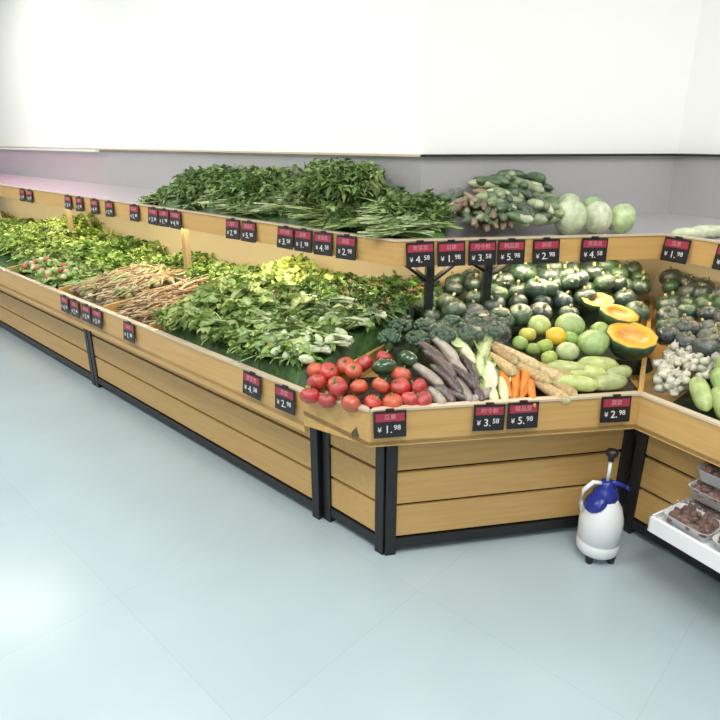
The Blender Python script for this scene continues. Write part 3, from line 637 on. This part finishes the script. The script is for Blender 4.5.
# ---------------------------------------------------------------- price tags
def textmesh(txt,size):
    cu=bpy.data.curves.new('t','FONT'); cu.body=txt; cu.size=size; cu.align_x='CENTER'; cu.align_y='CENTER'; cu.extrude=.0006
    o=bpy.data.objects.new('t',cu); scene.collection.objects.link(o); bpy.context.view_layer.update()
    me=bpy.data.meshes.new_from_object(o.evaluated_get(bpy.context.evaluated_depsgraph_get()))
    V=np.array([v.co[:] for v in me.vertices]); F=[tuple(p.vertices) for p in me.polygons]
    bpy.data.objects.remove(o); bpy.data.meshes.remove(me); return V,F
M_tagb=mat('tag_black_plastic',(.012,.011,.014),.35); M_tagr=mat('tag_magenta_header',(.33,.03,.06),.4); M_tagw=mat('tag_white_print',(.7,.7,.7),.5); M_tagp=mat('tag_header_print',(.55,.25,.28),.5)
tagmeshes=[]
for price,nm in (('2.98','蔬菜'),('4.58','青菜类'),('1.98','瓜果'),('3.58','时令鲜'),('5.98','精品菜')):
    mb=MB(); box(mb,(0,0,0),(.118,.004,.1),mi=0); box(mb,(0,-.0026,.026),(.104,.002,.030),mi=1)
    box(mb,(0,.001,.053),(.03,.006,.01),mi=0)
    Rx=np.array([[1,0,0],[0,0,-1],[0,1,0]])
    V,F=textmesh(nm,.022); mb.add(V@Rx.T+np.array([0,-.0042,.026]),F,mi=3)
    V,F=textmesh('¥',.026); mb.add(V@Rx.T+np.array([-.038,-.0028,-.02]),F,mi=2)
    V,F=textmesh(price[:2],.040); mb.add(V@Rx.T+np.array([-.006,-.0028,-.02]),F,mi=2)
    V,F=textmesh(price[2:],.026); mb.add(V@Rx.T+np.array([.026,-.0028,-.014]),F,mi=2)
    o=mb.build('price_tag',[M_tagb,M_tagr,M_tagw,M_tagp],False); tagmeshes.append(o.data); bpy.data.objects.remove(o)
cnt=[0]
def tag(fr,s,z,ang,out=.009,sc=1):
    o=bpy.data.objects.new('price_tag',tagmeshes[cnt[0]%5]); cnt[0]+=1; scene.collection.objects.link(o)
    p=fr.P(s,-out,z); o.matrix_world=Matrix.Translation(p)@Matrix.Rotation(ang,4,'Z')@Matrix.Rotation(-.10+random.uniform(-.03,.03),4,'X')@Matrix.Rotation(random.uniform(-.04,.04),4,'Y')@Matrix.Scale(sc,4)
aLn=math.atan2(-eL[1],-eL[0]); aF=math.atan2(eF[1],eF[0])
for s in (.263,.408,.543,.671,.962,1.1,1.67,1.8,1.93,2.17,2.52,2.75,3.0,3.2,3.98,4.15): tag(UL,s,1.162,aLn,.014)
for s in (.106,.2367,.369,.494,.648,.863): tag(UF,s,1.162,aF,.014)
for s in (.07,.3,.5): tag(UR,s,1.162,aR,.014)
for s in (.093,.305,1.37,1.75,1.89,2.05,2.2): tag(FL,s,.65,aLn,.014)
for s in (.07,.436,.565,.93): tag(FF,s,.655,aF,.014)
# ---------------------------------------------------------------- lights
def area(name,loc,rot,sx,sy,e,col,parent=None):
    l=bpy.data.lights.new(name,'AREA'); l.shape='RECTANGLE'; l.size=sx; l.size_y=sy; l.energy=e; l.color=col
    o=bpy.data.objects.new(name,l); scene.collection.objects.link(o); o.location=loc; o.rotation_euler=rot
    if parent: o.parent=parent
    return o
for (x,y,e) in ((-1.6,1.2,47),(.6,.4,50),(-3.8,3.4,56),(-1,-1.6,55),(1.4,1.4,20),(-1.7,3.1,22),(-3.6,5.0,28)):  # last two are fill lamps added to brighten the left wall
    Ee=empty('ceiling_panel_and_fill_light'); mb=MB(); box(mb,(x,y,3.03),(1.24,.64,.04)); mb.build('housing',[M_plastic],False,Ee)
    area('lamp',(x,y,3.0),(0,0,0),1.2,.6,e,(1,.965,.90),Ee)
def strip(i,a,b,e,col=(1,.80,.52),o_=.60):
    A=off(o_); p=np.array(A[i]);q=np.array(A[i+1]); d=q-p; L=np.linalg.norm(d); p_=p+d*a; q_=p+d*b; c=(p_+q_)/2; l=L*(b-a)
    Ee=empty('shelf_led_strip'); mb=MB(); u=d/L; n=np.array([-u[1],u[0]]); board(mb,p_,q_,n,-.015,.015,1.135,1.15,0); mb.build('housing',[M_plastic],False,Ee)
    area('led',(c[0],c[1],1.132),(0,0,math.atan2(u[1],u[0])),l,.025,e,col,Ee)
strip(0,.08,.55,13); strip(0,.56,.97,15); strip(1,.05,.95,10); strip(2,.05,.9,7)
# faint pink strip under the top trim at the far left of the stand
A=off(.86); d=(A[1]-A[0]); L=np.linalg.norm(d); u=d/L; p_=A[0]+u*.3; q_=A[0]+u*3.2; c=(p_+q_)/2
Ee=empty('pink_led_strip'); mb=MB(); board(mb,p_,q_,np.array([-u[1],u[0]]),-.015,.015,1.515,1.53,0); mb.build('housing',[M_plastic],False,Ee)
area('led',(c[0],c[1],1.51),(math.radians(-12),0,math.atan2(u[1],u[0])),2.9,.03,2.0,(1,.35,.6),Ee)
w=bpy.data.worlds.new('world'); scene.world=w; w.use_nodes=True; w.node_tree.nodes['Background'].inputs[0].default_value=(.8,.85,1,1); w.node_tree.nodes['Background'].inputs[1].default_value=.3
# ---------------------------------------------------------------- camera
cam=bpy.data.cameras.new('camera'); co=bpy.data.objects.new('camera',cam); scene.collection.objects.link(co); scene.camera=co
cam.sensor_width=36; cam.lens=30; co.location=(0,0,1.6); co.rotation_euler=(math.radians(90-20.1),0,0); cam.clip_start=.05
